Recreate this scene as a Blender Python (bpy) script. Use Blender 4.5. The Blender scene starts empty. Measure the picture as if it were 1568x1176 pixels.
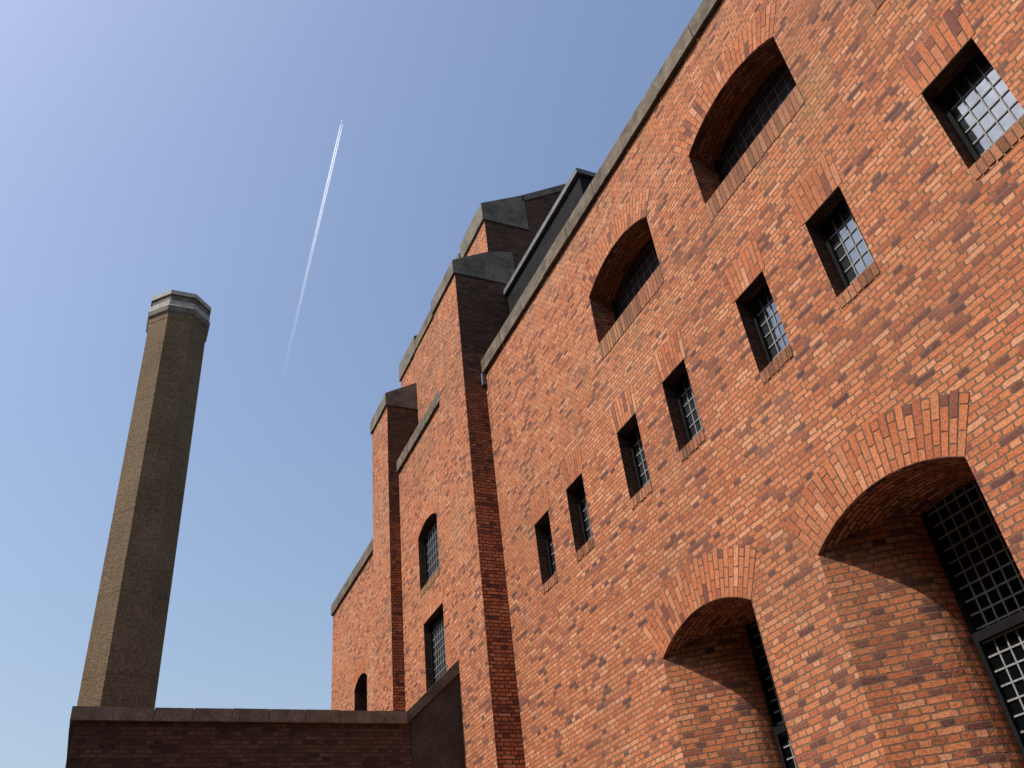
import bpy, math, random
from mathutils import Vector, Matrix
random.seed(7)
S=6.0; ZO=1.6; G=-ZO/S
sc=bpy.context.scene

# ---------------------------------------------------------------- helpers
def W(x,y,z): return Vector((x*S,y*S,z*S+ZO))

class MB:
    def __init__(s): s.v=[];s.f=[];s.uv=[];s.m=[];s.c=[]
    def face(s,pts,mat=0,uv=None,col=0.5):
        i=len(s.v); s.v+= [tuple(p) for p in pts]
        s.f.append(list(range(i,i+len(pts)))); s.m.append(mat); s.c.append(col)
        if uv is None:
            n=Vector((0,0,0))
            for k in range(len(pts)):
                a=Vector(pts[k]);b=Vector(pts[(k+1)%len(pts)]); n+=a.cross(b)
            n.normalize() if n.length>0 else None
            if abs(n.z)>0.8: uv=[(p[1],p[0]) for p in pts]
            else:
                t=Vector((-n.y,n.x,0))
                if t.length<1e-6: t=Vector((0,1,0))
                t.normalize()
                if abs(t.x)>abs(t.y):
                    if t.x<0:t=-t
                elif t.y<0:t=-t
                uv=[(Vector(p).dot(t),p[2]) for p in pts]
        s.uv.append(uv)
    def box(s,a,b,mat=0,col=0.5,zt=None):
        x0,y0,z0=a;x1,y1,z1=b
        p=[Vector((x0,y0,z0)),Vector((x1,y0,z0)),Vector((x1,y1,z0)),Vector((x0,y1,z0)),
           Vector((x0,y0,z1)),Vector((x1,y0,z1)),Vector((x1,y1,z1)),Vector((x0,y1,z1))]
        if zt is not None:
            p[4].z=zt;p[7].z=zt
        for q in ((0,3,2,1),(4,5,6,7),(0,1,5,4),(1,2,6,5),(2,3,7,6),(3,0,4,7)):
            s.face([p[k] for k in q],mat,None,col)
    def wbox(s,a,b,mat=0,col=0.5): s.box(W(*a),W(*b),mat,col)
    def extr(s,poly,y0,y1,mat=0,col=0.5,matfront=None):
        f=[Vector((x,y0,z)) for x,z in poly]; b=[Vector((x,y1,z)) for x,z in poly]
        s.face(f,mat if matfront is None else matfront,None,col); s.face(b[::-1],mat,None,col)
        for k in range(len(poly)):
            j=(k+1)%len(poly)
            s.face([f[k],b[k],b[j],f[j]],mat,None,col)
    def obj(s,name,mats,parent=None):
        me=bpy.data.meshes.new(name); me.from_pydata(s.v,[],s.f)
        for m in mats: me.materials.append(m)
        ul=me.uv_layers.new(name="UVMap"); k=0
        ca=me.attributes.new("vc",'FLOAT','FACE')
        for i,f in enumerate(s.f):
            me.polygons[i].material_index=s.m[i]; ca.data[i].value=s.c[i]
            for q in range(len(f)):
                ul.data[k].uv=(s.uv[i][q][0],s.uv[i][q][1]); k+=1
        me.update()
        o=bpy.data.objects.new(name,me); sc.collection.objects.link(o)
        if parent: o.parent=parent
        return o
def empty(name):
    o=bpy.data.objects.new(name,None); sc.collection.objects.link(o); return o

# ---------------------------------------------------------------- materials
def nt(name):
    m=bpy.data.materials.new(name); m.use_nodes=True
    n=m.node_tree; n.nodes.clear()
    o=n.nodes.new('ShaderNodeOutputMaterial'); p=n.nodes.new('ShaderNodeBsdfPrincipled')
    n.links.new(p.outputs[0],o.inputs[0]); return m,n,p
def N(n,t,**kw):
    x=n.nodes.new(t)
    for k,v in kw.items(): setattr(x,k,v)
    return x
def ramp(n,stops,fac=None):
    r=N(n,'ShaderNodeValToRGB'); e=r.color_ramp.elements
    while len(e)<len(stops): e.new(0.5)
    for i,(p,c) in enumerate(stops):
        e[i].position=p; e[i].color=(*c,1)
    if fac is not None: n.links.new(fac,r.inputs[0])
    return r
def mixc(n,f,a,b,mode='MIX'):
    x=N(n,'ShaderNodeMix',data_type='RGBA',blend_type=mode)
    for s,v in ((0,f),(6,a),(7,b)):
        if hasattr(v,'is_linked') or hasattr(v,'links'): n.links.new(v,x.inputs[s])
        elif isinstance(v,tuple): x.inputs[s].default_value=(*v,1)
        else: x.inputs[s].default_value=v
    return x.outputs[2]
def math_(n,op,a,b=0.0,c=None):
    x=N(n,'ShaderNodeMath',operation=op)
    for i,v in enumerate((a,b) if c is None else (a,b,c)):
        if hasattr(v,'links'): n.links.new(v,x.inputs[i])
        else: x.inputs[i].default_value=v
    return x.outputs[0]
def noise(n,vec,scale,detail=4,rough=0.55):
    x=N(n,'ShaderNodeTexNoise'); x.inputs['Scale'].default_value=scale
    x.inputs['Detail'].default_value=detail; x.inputs['Roughness'].default_value=rough
    n.links.new(vec,x.inputs['Vector']); return x
ORANGE=[(0.0,(0.12,0.052,0.048)),(0.07,(0.21,0.076,0.056)),(0.18,(0.37,0.118,0.060)),(0.32,(0.48,0.150,0.066)),
        (0.5,(0.54,0.182,0.078)),(0.65,(0.49,0.190,0.090)),(0.82,(0.58,0.205,0.092)),(1.0,(0.62,0.29,0.16))]
VOC=[(p,tuple(x*0.92 for x in c)) for p,c in ORANGE[1:]]
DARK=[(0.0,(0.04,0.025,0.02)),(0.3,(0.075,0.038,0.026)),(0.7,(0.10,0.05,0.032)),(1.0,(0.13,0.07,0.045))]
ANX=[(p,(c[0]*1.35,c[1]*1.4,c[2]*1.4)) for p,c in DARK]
def brick(name,stops,mortar,w=0.225,h=0.063,ms=0.0088,stain=0.35,bump=1.0,voussoir=False,pale=(0.52,0.32,0.20),soot=(0.15,0.085,0.055),zdark=None,weather=False):
    m,n,p=nt(name)
    uv=N(n,'ShaderNodeUVMap').outputs[0]
    geo=N(n,'ShaderNodeNewGeometry').outputs['Position']
    nz=noise(n,geo,9,2)
    sub=N(n,'ShaderNodeVectorMath',operation='SUBTRACT'); n.links.new(nz.outputs['Color'],sub.inputs[0]); sub.inputs[1].default_value=(.5,.5,.5)
    scl=N(n,'ShaderNodeVectorMath',operation='SCALE'); n.links.new(sub.outputs[0],scl.inputs[0]); scl.inputs['Scale'].default_value=0.026
    add=N(n,'ShaderNodeVectorMath',operation='ADD'); n.links.new(uv,add.inputs[0]); n.links.new(scl.outputs[0],add.inputs[1])
    if voussoir:
        at=N(n,'ShaderNodeAttribute',attribute_name='vc'); tint=at.outputs['Fac']; fac=None
    else:
        b=N(n,'ShaderNodeTexBrick',offset=0.5,offset_frequency=2,squash=0.5,squash_frequency=2)
        n.links.new(add.outputs[0],b.inputs['Vector'])
        b.inputs['Color1'].default_value=(0,0,0,1);b.inputs['Color2'].default_value=(1,1,1,1);b.inputs['Mortar'].default_value=(.5,.5,.5,1)
        b.inputs['Scale'].default_value=1;b.inputs['Mortar Size'].default_value=ms;b.inputs['Mortar Smooth'].default_value=0.3
        b.inputs['Brick Width'].default_value=w;b.inputs['Row Height'].default_value=h;b.inputs['Bias'].default_value=0
        sp=N(n,'ShaderNodeSeparateColor'); n.links.new(b.outputs['Color'],sp.inputs[0]); tint=sp.outputs[0]; fac=b.outputs['Fac']
    c=ramp(n,stops,tint).outputs[0]
    sep=N(n,'ShaderNodeSeparateXYZ'); n.links.new(geo,sep.inputs[0])
    if zdark:
        t=math_(n,'DIVIDE',math_(n,'SUBTRACT',sep.outputs[2],zdark[0]),zdark[1]-zdark[0])
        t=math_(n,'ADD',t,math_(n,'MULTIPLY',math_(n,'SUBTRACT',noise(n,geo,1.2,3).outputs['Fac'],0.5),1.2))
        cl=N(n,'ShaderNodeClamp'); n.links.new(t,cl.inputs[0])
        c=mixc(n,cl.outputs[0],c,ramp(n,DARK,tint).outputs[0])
    fine=noise(n,geo,38,3,0.7)
    fr=ramp(n,[(0.3,(0.60,0.58,0.56)),(0.5,(1,1,1)),(0.72,(1.3,1.32,1.34))],fine.outputs['Fac'])
    c=mixc(n,0.95,c,fr.outputs[0],'MULTIPLY')
    big=noise(n,geo,0.45,4,0.6)
    br=ramp(n,[(0.50,(0,0,0)),(0.72,(1,1,1))],big.outputs['Fac'])
    c=mixc(n,math_(n,'MULTIPLY',br.outputs[0],stain),c,pale)
    s2=ramp(n,[(0.28,(1,1,1)),(0.48,(0,0,0))],big.outputs['Fac'])
    c=mixc(n,math_(n,'MULTIPLY',s2.outputs[0],0.32),c,soot)
    if weather:
        mp=N(n,'ShaderNodeMapping'); mp.inputs['Scale'].default_value=(1,2.2,0.22); n.links.new(geo,mp.inputs[0])
        st=noise(n,mp.outputs[0],1.6,3,0.6).outputs['Fac']
        str_=ramp(n,[(0.45,(0,0,0)),(0.66,(1,1,1))],st).outputs[0]
        zb=ramp(n,[(0.0,(0,0,0)),(0.50,(1,1,1)),(0.80,(1,1,1)),(1.0,(0,0,0))],math_(n,'DIVIDE',math_(n,'SUBTRACT',sep.outputs[2],8.5),1.3)).outputs[0]
        c=mixc(n,math_(n,'MULTIPLY',math_(n,'MULTIPLY',zb,str_),0.38),c,(0.29,0.20,0.085))
        zc=ramp(n,[(0.0,(0,0,0)),(1.0,(1,1,1))],math_(n,'DIVIDE',math_(n,'SUBTRACT',sep.outputs[2],11.2),0.9)).outputs[0]
        c=mixc(n,math_(n,'MULTIPLY',math_(n,'MULTIPLY',zc,str_),0.5),c,(0.20,0.13,0.08))
        ef=ramp(n,[(0.67,(0,0,0)),(0.75,(1,1,1))],noise(n,geo,1.7,4,0.65).outputs['Fac']).outputs[0]
        c=mixc(n,math_(n,'MULTIPLY',ef,0.35),c,(0.60,0.44,0.34))
    if fac is not None:
        mm=mixc(n,fine.outputs['Fac'],mortar,tuple(x*2.0 for x in mortar))
        c=mixc(n,fac,c,mm)
    n.links.new(c,p.inputs['Base Color']); p.inputs['Roughness'].default_value=0.9
    p.inputs['Specular IOR Level'].default_value=0.15
    hgt=math_(n,'MULTIPLY',fine.outputs['Fac'],0.4)
    if fac is not None:
        hgt=math_(n,'SUBTRACT',hgt,fac)
        hgt=math_(n,'ADD',hgt,math_(n,'MULTIPLY',tint,0.25))
    bp=N(n,'ShaderNodeBump'); bp.inputs['Strength'].default_value=bump; bp.inputs['Distance'].default_value=0.018
    n.links.new(hgt,bp.inputs['Height']); n.links.new(bp.outputs[0],p.inputs['Normal'])
    return m
def plain(name,c1,c2,scale=6,rough=0.85,bump=0.3,metal=0.0,dist=0.01,spec=0.3,fs=7,sw=0.8,sp=(0.65,1.2)):
    m,n,p=nt(name); geo=N(n,'ShaderNodeNewGeometry').outputs['Position']
    a=noise(n,geo,scale,5,0.65); r=ramp(n,[(0.35,c1),(0.65,c2)],a.outputs['Fac'])
    b=noise(n,geo,scale*fs,3,0.7); fr=ramp(n,[(0.35,(sp[0],)*3),(0.65,(sp[1],)*3)],b.outputs['Fac'])
    c=mixc(n,sw,r.outputs[0],fr.outputs[0],'MULTIPLY'); n.links.new(c,p.inputs['Base Color'])
    p.inputs['Roughness'].default_value=rough; p.inputs['Metallic'].default_value=metal; p.inputs['Specular IOR Level'].default_value=spec
    bp=N(n,'ShaderNodeBump'); bp.inputs['Strength'].default_value=bump; bp.inputs['Distance'].default_value=dist
    n.links.new(b.outputs['Fac'],bp.inputs['Height']); n.links.new(bp.outputs[0],p.inputs['Normal'])
    return m
M_BR=brick('brick_orange',ORANGE,(0.13,0.080,0.054),weather=True)
M_VO=brick('brick_voussoir',VOC,(0.1,0.1,0.1),voussoir=True,stain=0.25)
M_MO=plain('mortar',(0.08,0.052,0.04),(0.14,0.095,0.07),20)
M_DK=brick('brick_shade_dark',DARK,(0.035,0.026,0.02),stain=0.06)  # dark brick; on window reveals it paints the shade into the colour
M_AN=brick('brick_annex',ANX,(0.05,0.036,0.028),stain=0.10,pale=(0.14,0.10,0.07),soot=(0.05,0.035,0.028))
M_FS=brick('brick_soot_shade',ORANGE,(0.05,0.032,0.024),stain=0.06,zdark=(7.5,13.0))  # grime growing up the fins; on arch reveals and soffits, painted shade
M_YE=plain('chimney_stone',(0.132,0.088,0.047),(0.188,0.130,0.074),0.5,0.95,0.8,fs=26,dist=0.04,sw=1.0,sp=(0.60,1.22))
M_YJ=plain('chimney_joint',(0.085,0.06,0.036),(0.11,0.078,0.05),0.5,0.95)
M_CO=plain('coping_concrete',(0.068,0.052,0.036),(0.19,0.150,0.105),5)
M_CAP=plain('weathered_concrete',(0.085,0.073,0.056),(0.195,0.170,0.133),2.5)
M_ACO=plain('annex_coping_concrete',(0.15,0.12,0.085),(0.29,0.24,0.175),4)
M_LT=plain('light_concrete',(0.27,0.26,0.23),(0.40,0.38,0.34),4)
M_SI=brick('brick_sill_mossy',[(0,(0.17,0.080,0.048)),(0.5,(0.31,0.125,0.065)),(1,(0.40,0.175,0.095))],(0.1,0.1,0.1),voussoir=True,stain=0.75,pale=(0.24,0.18,0.08))
M_FR=plain('dark_frame',(0.010,0.010,0.010),(0.016,0.016,0.016),5,0.85,0.05,spec=0.08)
M_MU=plain('muntin_grey',(0.24,0.245,0.25),(0.30,0.30,0.30),8,0.6,0.05,spec=0.15)
M_MUD=plain('muntin_dark',(0.07,0.072,0.076),(0.10,0.10,0.104),8,0.6,0.05,spec=0.15)
M_RF=plain('roof_metal_dark',(0.010,0.010,0.012),(0.018,0.018,0.021),3,0.9,0.1,spec=0.1)
M_RL=plain('lead_flashing',(0.10,0.105,0.115),(0.17,0.175,0.185),3,0.7,0.1)
M_REN=plain('dark_render',(0.055,0.044,0.035),(0.09,0.074,0.06),3)
M_GR=plain('paving',(0.055,0.050,0.043),(0.09,0.08,0.07),1.5)
def glass(name,base,metal,spec=0.5):
    m,n,p=nt(name); geo=N(n,'ShaderNodeNewGeometry').outputs['Position']
    a=noise(n,geo,5,2); r=ramp(n,[(0.3,tuple(x*0.7 for x in base)),(0.7,base)],a.outputs['Fac'])
    n.links.new(r.outputs[0],p.inputs['Base Color']); p.inputs['Metallic'].default_value=metal; p.inputs['Roughness'].default_value=0.06
    p.inputs['Specular IOR Level'].default_value=spec
    bp=N(n,'ShaderNodeBump'); bp.inputs['Strength'].default_value=0.2; bp.inputs['Distance'].default_value=0.012
    n.links.new(a.outputs['Fac'],bp.inputs['Height']); n.links.new(bp.outputs[0],p.inputs['Normal']); return m
M_GL=glass('glass_sky',(0.26,0.30,0.34),0.88)
M_GU=glass('glass_sky_dim',(0.17,0.20,0.24),0.85)
M_GD=glass('glass_dark',(0.005,0.006,0.007),0.0,0.10)
MATS=[M_BR,M_VO,M_MO,M_DK,M_CO,M_CAP,M_SI,M_FR,M_MU,M_GL,M_GD,M_RF,M_RL,M_REN,M_MUD,M_FS,M_AN,M_ACO,M_GU]
BR,VO,MO,DK,CO,CAP,SI,FR,MU,GL,GD,RF,RL,REN,MUD,FS,AN,ACO,GU=range(19)

# ---------------------------------------------------------------- wall with openings (D units)
def ztop_f(o):
    y0,y1,zs,r=o['y0'],o['y1'],o['zs'],o.get('rise',0)
    if r<=0: return lambda y:zs
    w=y1-y0;R=(w*w/4+r*r)/(2*r);yc=(y0+y1)/2;zc=zs+r-R
    return lambda y: zc+math.sqrt(max(R*R-(y-yc)**2,0))
PROF=[(0,0),(0.03,-0.027),(0.06,-0.054),(0.080,-0.0725),(0.092,-0.0815),(0.104,-0.0885),(0.118,-0.0935),(0.135,-0.0955),(0.165,-0.0955)]
def facade(mb,X,ya,yb,zb,zt,ops,mat=BR):
    bs={ya,yb}
    for o in ops:
        k=14 if o.get('rise',0)>0 else 1
        for i in range(k+1): bs.add(o['y0']+(o['y1']-o['y0'])*i/k)
        if o.get('splay'):
            for dx,dy in PROF: bs.add(round(o['y1']+dy,9))
    bs=sorted(b for b in bs if ya-1e-9<=b<=yb+1e-9)
    for a,b in zip(bs,bs[1:]):
        if b-a<1e-6: continue
        mid=(a+b)/2
        hit=sorted([o for o in ops if o['y0']<mid<o['y1']],key=lambda o:o['z0'])
        lo=(zb,zb)
        for o in hit:
            f=ztop_f(o)
            if o['z0']>max(lo): mb.face([W(X,b,lo[1]),W(X,a,lo[0]),W(X,a,o['z0']),W(X,b,o['z0'])],mat)
            lo=(f(max(a,o['y0'])),f(min(b,o['y1'])))
        mb.face([W(X,b,lo[1]),W(X,a,lo[0]),W(X,a,zt),W(X,b,zt)],mat)
    for o in ops:
        f=ztop_f(o);y0,y1,z0=o['y0'],o['y1'],o['z0'];d=o['depth']; rm=o.get('rmat',mat)
        mb.face([W(X,y0,z0),W(X+d,y0,z0),W(X+d,y0,o['zs']),W(X,y0,o['zs'])],mat)
        mb.face([W(X,y0,z0),W(X,y1,z0),W(X+d,y1,z0),W(X+d,y0,z0)],mat)
        if o.get('splay'):
            u=0
            for (x0,dy0),(x1,dy1) in zip(PROF,PROF[1:]):
                L=math.hypot(x1-x0,dy1-dy0)*S; A=y1+dy0;B=y1+dy1
                mb.face([W(X+x0,A,z0),W(X+x1,B,z0),W(X+x1,B,f(B)),W(X+x0,A,f(A))],mat,
                        [(u,z0*S+ZO),(u+L,z0*S+ZO),(u+L,f(B)*S+ZO),(u,f(A)*S+ZO)]); u+=L
        else:
            mb.face([W(X+d,y1,z0),W(X,y1,z0),W(X,y1,o['zs']),W(X+d,y1,o['zs'])],rm)
        def xb(y):
            if not o.get('splay'): return d
            t=y-y1
            for (x0,dy0),(x1,dy1) in zip(PROF[:-1],PROF[1:-1]):
                if dy1<=t<=dy0: return x0+(x1-x0)*(dy0-t)/max(dy0-dy1,1e-9)
            return d
        ys=[y0+(y1-y0)*i/14 for i in range(15)] if o.get('rise',0)>0 else [y0,y1]
        if o.get('splay'): ys=sorted(set(ys+[y1+p[1] for p in PROF]))
        for a,b in zip(ys,ys[1:]):
            if b-a<1e-6: continue
            m=(a+b)/2
            xa,xc=(xb(a),xb(b)) if o.get('splay') and m>y1-0.0955 else (d,d)
            mb.face([W(X,a,f(a)),W(X,b,f(b)),W(X+xc,b,f(b)),W(X+xa,a,f(a))],o.get('smat',rm))

def rnd(): return min(max(random.gauss(0.5,0.25),0),1)
def lintel(mb,X,y0,y1,z,h=0.46,w=0.074):
    a=y0*S-0.05;b=y1*S+0.05;zz=z*S+ZO;x=X*S
    n=max(3,round((b-a)/w)); st=(b-a)/n; yc=(a+b)/2; g=0.006
    fan=0.10
    def pt(y,dz,xx): return Vector((xx,yc+(y-yc)*(1+fan*dz/h),zz+dz))
    mb.face([pt(b,0,x-0.002),pt(a,0,x-0.002),pt(a,h-0.02,x-0.002),pt(b,h-0.02,x-0.002)],MO)
    for i in range(n):
        top=h+(0.03 if i%2 else -0.02); sp=[0,h*0.33,top] if i%2 else [0,h*0.66,top]
        for s0,s1 in zip(sp,sp[1:]):
            gg=g+random.uniform(-.002,.002); q0,q1=a+i*st+gg,a+(i+1)*st-gg; k=random.uniform(0.003,0.006)
            F=[pt(q1,s0+g,x-k),pt(q0,s0+g,x-k),pt(q0,s1-g,x-k),pt(q1,s1-g,x-k)]
            B=[Vector((x+0.01,p.y,p.z)) for p in F]; c=rnd()
            mb.face(F,VO,None,c)
            for j in range(4): mb.face([F[j],B[j],B[(j+1)%4],F[(j+1)%4]],VO,None,c)
def archring(mb,X,o,t,w=0.074):
    y0,y1,zs,r=o['y0']*S,o['y1']*S,o['zs']*S+ZO,o['rise']*S
    wd=y1-y0;R=(wd*wd/4+r*r)/(2*r);yc=(y0+y1)/2;zc=zs+r-R;x=X*S
    th=math.asin(wd/2/R); n=round(2*th*R/w); g=0.006
    def pt(a,rr,xx): return Vector((xx,yc+rr*math.sin(a),zc+rr*math.cos(a)))
    for i in range(n):
        a0=-th+2*th*i/n;a1=-th+2*th*(i+1)/n
        mb.face([pt(a1,R,x-0.002),pt(a0,R,x-0.002),pt(a0,R+t-0.01,x-0.002),pt(a1,R+t-0.01,x-0.002)],MO)
        top=t+(0.02 if i%2 else -0.015)
        sp=[0,t*0.4,t*0.8,top] if t>0.5 else [0,t*0.5,top]
        if i%2: sp=[0,t*0.2,t*0.6,top] if t>0.5 else [0,t*0.25,t*0.72,top]
        for s0,s1 in zip(sp,sp[1:]):
            ga=(g+random.uniform(-.002,.002))/R; k=random.uniform(0.003,0.006)
            F=[pt(a1-ga,R+s0+g,x-k),pt(a0+ga,R+s0+g,x-k),pt(a0+ga,R+s1-g,x-k),pt(a1-ga,R+s1-g,x-k)]
            B=[Vector((x+0.01,p.y,p.z)) for p in F]; c=rnd()
            mb.face(F,VO,None,c)
            for j in range(4): mb.face([F[j],B[j],B[(j+1)%4],F[(j+1)%4]],VO,None,c)
def sill(mb,X,y0,y1,z,h,w=0.074,over=0.008,inner=0.2):
    a=y0*S;b=y1*S;zz=z*S+ZO;x=X*S;n=round((b-a)/w);st=(b-a)/n
    mb.box((x-0.003,a-0.002,zz-h+0.01),(x+0.02,b+0.002,zz-0.01),MO)
    for i in range(n):
        c=random.random(); mb.box((x-over-random.uniform(0,0.004),a+i*st+0.006,zz-h+random.uniform(-.008,.008)),(x+inner,a+(i+1)*st-0.006,zz+0.03),SI,c,zt=zz-0.012)
def window(mb,X,y0,y1,z0,z1,cols,rows,gl=GL,mu=MU,fw=0.045,transom=None,bar=0.013):
    a,b=y0*S,y1*S;zb,zt=z0*S+ZO,z1*S+ZO;x=X*S
    mb.face([Vector((x,b,zb)),Vector((x,a,zb)),Vector((x,a,zt)),Vector((x,b,zt))],gl)
    mb.box((x-0.05,a,zb),(x+0.02,a+fw,zt),FR);mb.box((x-0.05,b-fw,zb),(x+0.02,b,zt),FR)
    mb.box((x-0.05,a+fw,zb),(x+0.02,b-fw,zb+fw),FR);mb.box((x-0.05,a+fw,zt-fw),(x+0.02,b-fw,zt),FR)
    for i in range(1,cols):
        y=a+fw+(b-a-2*fw)*i/cols; mb.box((x-0.010,y-bar/2,zb+fw),(x-0.002,y+bar/2,zt-fw),mu)
    for i in range(1,rows):
        z=zb+fw+(zt-zb-2*fw)*i/rows; mb.box((x-0.012,a+fw,z-bar/2),(x-0.001,b-fw,z+bar/2),mu)
    if transom: 
        z=transom*S+ZO; mb.box((x-0.07,a+fw,z-0.04),(x-0.0,b-fw,z+0.04),FR)
def coping(mb,X0,X1,ya,yb,z0,z1,mat=CO,seg=1.0):
    a,b=ya*S,yb*S;n=max(1,round((b-a)/seg));st=(b-a)/n
    for i in range(n):
        j=random.uniform(-0.006,0.006)
        mb.box((X0*S+j,a+i*st+0.004,z0*S+ZO),(X1*S,a+(i+1)*st-0.004,z1*S+ZO+j),mat)

# ================================================================ BUILDING
B=empty('brick_power_station')
mb=MB(); wn=MB(); tr=MB()
SM=[(1.817,1.907),(1.618,1.708),(1.345,1.434),(1.139,1.228),(0.862,0.951),(0.646,0.737),(0.355,0.455),(0.155,0.25),(-0.13,-0.04),(-0.33,-0.24)]
UP=[(1.132,1.432),(0.634,0.944),(0.155,0.455),(-0.33,-0.04)]
LG=[(1.137,1.4345),(0.652,0.9565),(0.17,0.475),(-0.31,-0.01)]
ops=[]
for y0,y1 in SM:
    ops.append(dict(y0=y0,y1=y1,z0=0.897,zs=1.073,rise=0,depth=0.038,rmat=DK))  # far jamb and head in darker brick: painted recess shade
    lintel(tr,1,y0,y1,1.073); sill(tr,1,y0,y1,0.897,0.15)
    window(wn,1.038,y0,y1,0.897,1.073,4,6,bar=0.014)
for y0,y1 in UP:
    o=dict(y0=y0,y1=y1,z0=1.342,zs=1.50,rise=0.045,depth=0.075,rmat=FS); ops.append(o)  # darker brick on far jamb and soffit stands in for shade
    archring(tr,1,o,0.46); sill(tr,1,y0,y1,1.342,0.32,over=0.006,inner=0.4)
    window(wn,1.075,y0,y1,1.342,1.56,10,7,gl=GU,mu=MUD)
for y0,y1 in LG:
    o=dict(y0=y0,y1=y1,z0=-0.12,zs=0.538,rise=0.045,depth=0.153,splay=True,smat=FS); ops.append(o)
    archring(tr,1,o,0.54)
    window(wn,1.153,y0,y1-0.0955,-0.12,0.60,10,34,gl=GD,mu=MU,transom=0.372,bar=0.015)
facade(mb,1,-1.5,2.126,G,1.75,ops)
mb.face([W(1,-1.5,G),W(3,-1.5,G),W(3,-1.5,1.75),W(1,-1.5,1.75)],BR)
mb.face([W(1.0,-1.5,1.76),W(3,-1.5,1.76),W(3,4.24,1.76),W(1.0,4.24,1.76)],RF)
mb.face([W(3,-1.5,G),W(3,4.247,G),W(3,4.247,1.75),W(3,-1.5,1.75)],BR)
coping(tr,0.989,1.07,-1.5,2.122,1.75,1.803)
tr.wbox((0.985,2.112,1.70),(1.002,2.1255,1.749),RL)
def fin(y0,y1):
    P=[(.923,G),(.923,2.2),(1.0685,2.2),(1.0685,2.53),(1.26,2.53),(1.26,2.70),(2.0,3.20),(2.75,2.7),(2.75,G)]
    P=[(x*S,z*S+ZO) for x,z in P]
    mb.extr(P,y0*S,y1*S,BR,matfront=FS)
    def st(P,mat,ex=0.03): tr.extr([(x*S,z*S+ZO) for x,z in P],y0*S-ex,y1*S+ex,mat)
    st([(.915,2.2),(.915,2.262),(1.07,2.352),(1.17,2.377),(1.17,2.2)],CAP)
    st([(1.060,2.53),(1.060,2.62),(1.258,2.736),(1.26,2.736),(1.26,2.53)],CAP)
    st([(1.255,2.70),(1.255,2.735),(2.0,3.24),(2.0,3.2)],CAP)
    st([(2.0,3.2),(2.0,3.24),(2.76,2.735),(2.76,2.70)],CAP)
fin(2.126,2.362); fin(2.992,3.228)
mb.face([W(1.062,2.992,1.8),W(1.062,2.362,1.8),W(1.062,2.362,2.52),W(1.062,2.992,2.52)],BR)
coping(tr,1.055,1.12,2.3675,2.9865,2.52,2.575)
mb.face([W(1.06,2.362,2.52),W(2.6,2.362,2.9),W(2.6,2.992,2.9),W(1.06,2.992,2.52)],RF)
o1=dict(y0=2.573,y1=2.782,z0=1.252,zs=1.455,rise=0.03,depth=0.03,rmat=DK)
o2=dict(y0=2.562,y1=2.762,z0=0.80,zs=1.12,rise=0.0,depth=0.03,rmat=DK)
facade(mb,.9675,2.362,2.992,G,1.862,[o1,o2])
archring(tr,.9675,o1,0.40); lintel(tr,.9675,2.562,2.762,1.12,0.4)
sill(tr,.9675,2.573,2.782,1.252,0.16)
window(wn,.9975,2.573,2.782,1.252,1.50,8,7); window(wn,.9975,2.562,2.762,0.80,1.12,8,12)
coping(tr,.958,1.06,2.3675,2.9865,1.862,1.912)
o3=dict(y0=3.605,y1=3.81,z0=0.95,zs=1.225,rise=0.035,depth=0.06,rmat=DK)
facade(mb,1,3.228,4.247,G,1.745,[o3]); archring(tr,1,o3,0.42)
window(wn,1.06,3.605,3.81,.95,1.27,6,8,gl=GD,mu=MUD)
mb.face([W(1,4.247,G),W(3,4.247,G),W(3,4.247,1.745),W(1,4.247,1.745)],BR)
coping(tr,.990,1.07,3.2335,4.255,1.745,1.80)
LX=1.12
tr.wbox((LX,1.523,1.76),(1.6,2.125,2.135),RF)
tr.wbox((LX-0.012,1.513,2.1355),(1.25,2.1205,2.156),RL)
mb.obj('brick_walls',MATS,B); wn.obj('leaded_windows',MATS,B); tr.obj('stone_and_brick_trim',MATS,B)

# ================================================================ ANNEX WALL
A=empty('low_brick_annex'); m=MB()
P=[(-.06,G),(-.06,.668),(.762,.668),(.915,.81),(.9225,.81),(.9225,G)]
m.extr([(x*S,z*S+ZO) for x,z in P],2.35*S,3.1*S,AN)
m.extr([(x*S,z*S+ZO) for x,z in [(.775,G),(.775,.676),(.9225,.812),(.9225,G)]],2.35*S-0.02,2.35*S+0.01,REN)
m2=MB(); n=9
for i in range(n):
    x0=-.072+(.762+.072)*i/n;x1=-.072+(.762+.072)*(i+1)/n
    m2.box(W(x0,2.34,.668)+Vector((.004,random.uniform(-.006,.006),0)),W(x1,2.42,.70)+Vector((-.004,0,random.uniform(-.004,.004))),ACO)
m2.extr([(x*S,z*S+ZO) for x,z in [(.762,.668),(.762,.70),(.9225,.85),(.9225,.812)]],2.34*S,2.42*S,CAP)
m2.box(W(-.072,2.421,.668),W(.0,3.1,.70),ACO)
m.obj('annex_walls',MATS,A); m2.obj('annex_coping',MATS,A)

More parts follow.
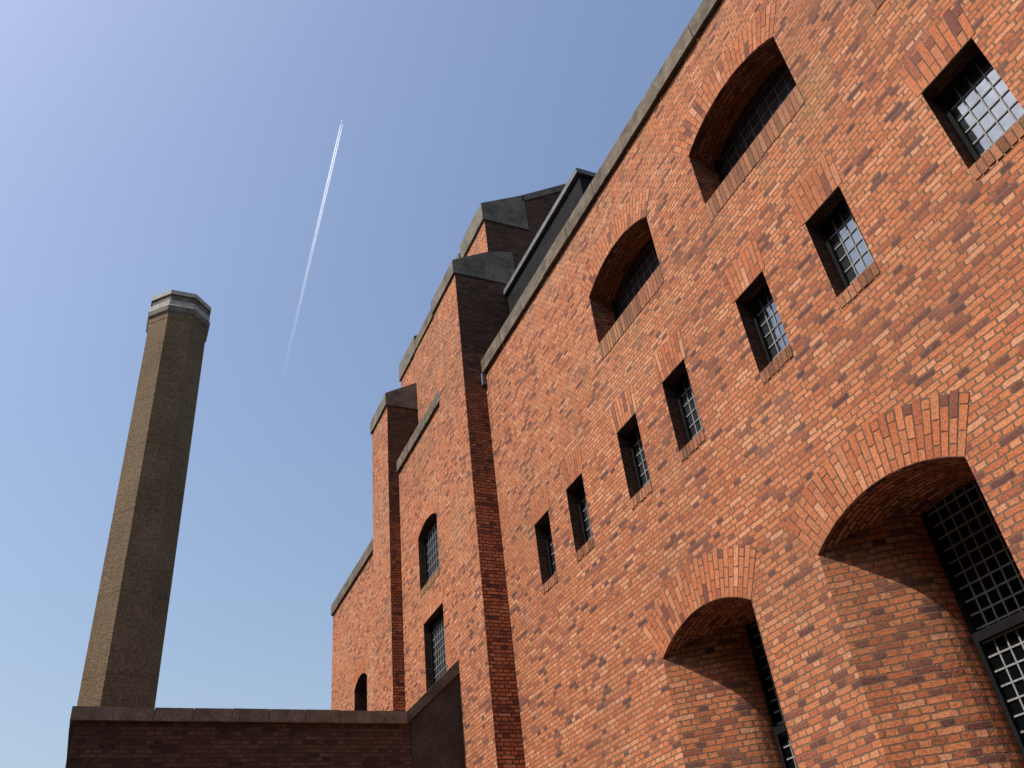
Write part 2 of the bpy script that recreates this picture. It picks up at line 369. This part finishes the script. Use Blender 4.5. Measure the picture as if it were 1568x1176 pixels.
# ================================================================ CHIMNEY
C=empty('factory_chimney'); CM=[M_YE,M_CAP,M_LT,M_YJ]
cx,cy=0.053,5.0
def octring(mb,segs):
    def ring(z,a):
        R=a/math.cos(math.pi/8)
        return [W(cx+R*math.sin(math.pi/8+k*math.pi/4),cy-R*math.cos(math.pi/8+k*math.pi/4),z) for k in range(8)]
    for (z0,a0,mt),(z1,a1,_) in zip(segs,segs[1:]):
        r0,r1=ring(z0,a0),ring(z1,a1)
        for k in range(8): mb.face([r0[k],r0[(k+1)%8],r1[(k+1)%8],r1[k]],mt)
c=MB(); q=-.135
octring(c,[(G,.184,0),(4.12+q,.184,0),(4.13+q,.187,0),(4.165+q,.187,1),(4.185+q,.199,1),(4.225+q,.201,2),(4.235+q,.194,2),(4.275+q,.194,2),(4.28+q,.185,1),(4.325+q,.185,1),(4.33+q,.195,2),(4.365+q,.195,2),(4.367+q,.12,1),(4.1+q,.11,1)])
zj=[3.78,3.35,3.0,2.55,2.05,1.6,1.1]
for z in zj: octring(c,[(z,.1844,3),(z+.005,.1844,3)])
c.obj('chimney_shaft',CM,C)

# ================================================================ ADDED SKY BLOCKER (unseen blocks behind and beside the viewer, cut sky fill)
NB=empty('added_sky_blocker'); nb=MB()
def block(x0,y0,x1,y1,h):
    nb.box((x0,y0,0),(x1,y1,h),3)
    nb.box((x0-.15,y0-.15,h),(x1+.15,y1+.15,h+.35),4)
block(-15,-22,30,-11,15)
block(-28,-22,-15.4,34,19)
for i in range(9):
    for z in (2,6,10):
        x=-12+i*4.6; nb.box((x,-11.0,z),(x+1.6,-10.94,z+2.4),7); nb.box((x+.1,-10.939,z+.1),(x+1.5,-10.93,z+2.3),10)
for i in range(9):
    for z in (1.5,5.5,9.5,13.5):
        y=-8+i*4.6; nb.box((-15.4,y,z),(-15.34,y+1.6,z+2.2),7); nb.box((-15.339,y+.1,z+.1),(-15.33,y+1.5,z+2.1),10)
nb.obj('sky_blocker_walls',MATS,NB)

# ================================================================ CONTRAIL
def contrail():
    P1=Vector((427,1821,2500));P2=Vector((522,3369,2500)); 
    mt,n,p=nt('contrail_vapour'); n.nodes.remove(p)
    out=[x for x in n.nodes if x.type=='OUTPUT_MATERIAL'][0]
    uv=N(n,'ShaderNodeUVMap').outputs[0]; sp=N(n,'ShaderNodeSeparateXYZ'); n.links.new(uv,sp.inputs[0])
    mp=N(n,'ShaderNodeMapping'); mp.inputs['Scale'].default_value=(60,3,1); n.links.new(uv,mp.inputs[0])
    nz=noise(n,mp.outputs[0],1,5,0.6)
    fade=ramp(n,[(0,(.7,.7,.7)),(0.2,(.40,.40,.40)),(0.42,(.16,.16,.16)),(0.68,(.05,.05,.05)),(1,(0,0,0))],sp.outputs[0])
    edge=math_(n,'SUBTRACT',1.0,math_(n,'POWER',math_(n,'ABSOLUTE',math_(n,'MULTIPLY_ADD',sp.outputs[1],2.0,-1.0)),1.3))
    al=math_(n,'MULTIPLY',math_(n,'MULTIPLY',fade.outputs[0],edge),math_(n,'MULTIPLY_ADD',nz.outputs['Fac'],1.2,0.3))
    tb=N(n,'ShaderNodeBsdfTransparent'); d=N(n,'ShaderNodeBsdfDiffuse'); d.inputs[0].default_value=(1,1,1,1)
    t=N(n,'ShaderNodeBsdfTranslucent'); t.inputs[0].default_value=(1,1,1,1)
    ad=N(n,'ShaderNodeAddShader'); n.links.new(d.outputs[0],ad.inputs[0]);n.links.new(t.outputs[0],ad.inputs[1])
    mx=N(n,'ShaderNodeMixShader'); n.links.new(al,mx.inputs[0]);n.links.new(tb.outputs[0],mx.inputs[1]);n.links.new(ad.outputs[0],mx.inputs[2])
    n.links.new(mx.outputs[0],out.inputs[0])
    c=MB(); d=(P2-P1).normalized(); s=Vector((-d.y,d.x,0)).normalized()*-1
    for off,w0,w1,st in ((-3.0,4.2,15,0.0),(3.2,3.4,13,0.012)):
        K=24
        for i in range(K):
            t0=st+(1-st)*i/K;t1=st+(1-st)*(i+1)/K
            a=P1.lerp(P2,t0);b=P1.lerp(P2,t1)
            def wd(t): return w0*min(1,0.25+t*12)+(w1-w0)*t
            def of(t): return off*(1 if t<.3 else 1-(t-.3))
            c.face([a+s*(of(t0)-wd(t0)/2),a+s*(of(t0)+wd(t0)/2),b+s*(of(t1)+wd(t1)/2),b+s*(of(t1)-wd(t1)/2)],0,[(t0,0),(t0,1),(t1,1),(t1,0)])
    c.obj('contrail',[mt])
contrail()

g=MB(); g.face([Vector((-3000,-3000,0)),Vector((3000,-3000,0)),Vector((3000,3000,0)),Vector((-3000,3000,0))],0); g.obj('ground',[M_GR])

# ---------------------------------------------------------------- light
ts=Vector((-1,0.04,1.36)).normalized()
w=bpy.data.worlds.new('World'); sc.world=w; w.use_nodes=True
wn_=w.node_tree
bg=wn_.nodes['Background']; sky=wn_.nodes.new('ShaderNodeTexSky'); sky.sky_type='NISHITA'; sky.sun_disc=False
sky.sun_elevation=math.asin(ts.z); sky.sun_rotation=math.atan2(ts.x,ts.y)%(2*math.pi)
sky.air_density=1.6; sky.dust_density=3.0; sky.ozone_density=1.3; sky.altitude=0
tc=mixc(wn_,1.0,sky.outputs[0],(1.04,1.03,1.11),'MULTIPLY')
wn_.links.new(tc,bg.inputs[0]); bg.inputs[1].default_value=0.148
l=bpy.data.lights.new('sun','SUN'); l.energy=5.0; l.angle=math.radians(0.53); l.color=(1,0.94,0.85)
lo=bpy.data.objects.new('sun',l); sc.collection.objects.link(lo); lo.rotation_euler=(-ts).to_track_quat('-Z','Y').to_euler()

# ---------------------------------------------------------------- camera
r=Vector((.9150,-.3905,-.1013)).normalized(); bk=Vector((-.3721,-.7196,-.5860)).normalized()
up=bk.cross(r).normalized(); r=up.cross(bk).normalized()
cd=bpy.data.cameras.new('camera'); cd.sensor_width=36; cd.lens=1325/1568*36; cd.clip_end=20000; cd.clip_start=0.1
co=bpy.data.objects.new('camera',cd); sc.collection.objects.link(co)
mtx=Matrix((r,up,bk)).transposed().to_4x4(); mtx.translation=Vector((0,0,ZO)); co.matrix_world=mtx
sc.camera=co
sc.view_settings.view_transform='Standard'; sc.view_settings.look='None'; sc.view_settings.exposure=0
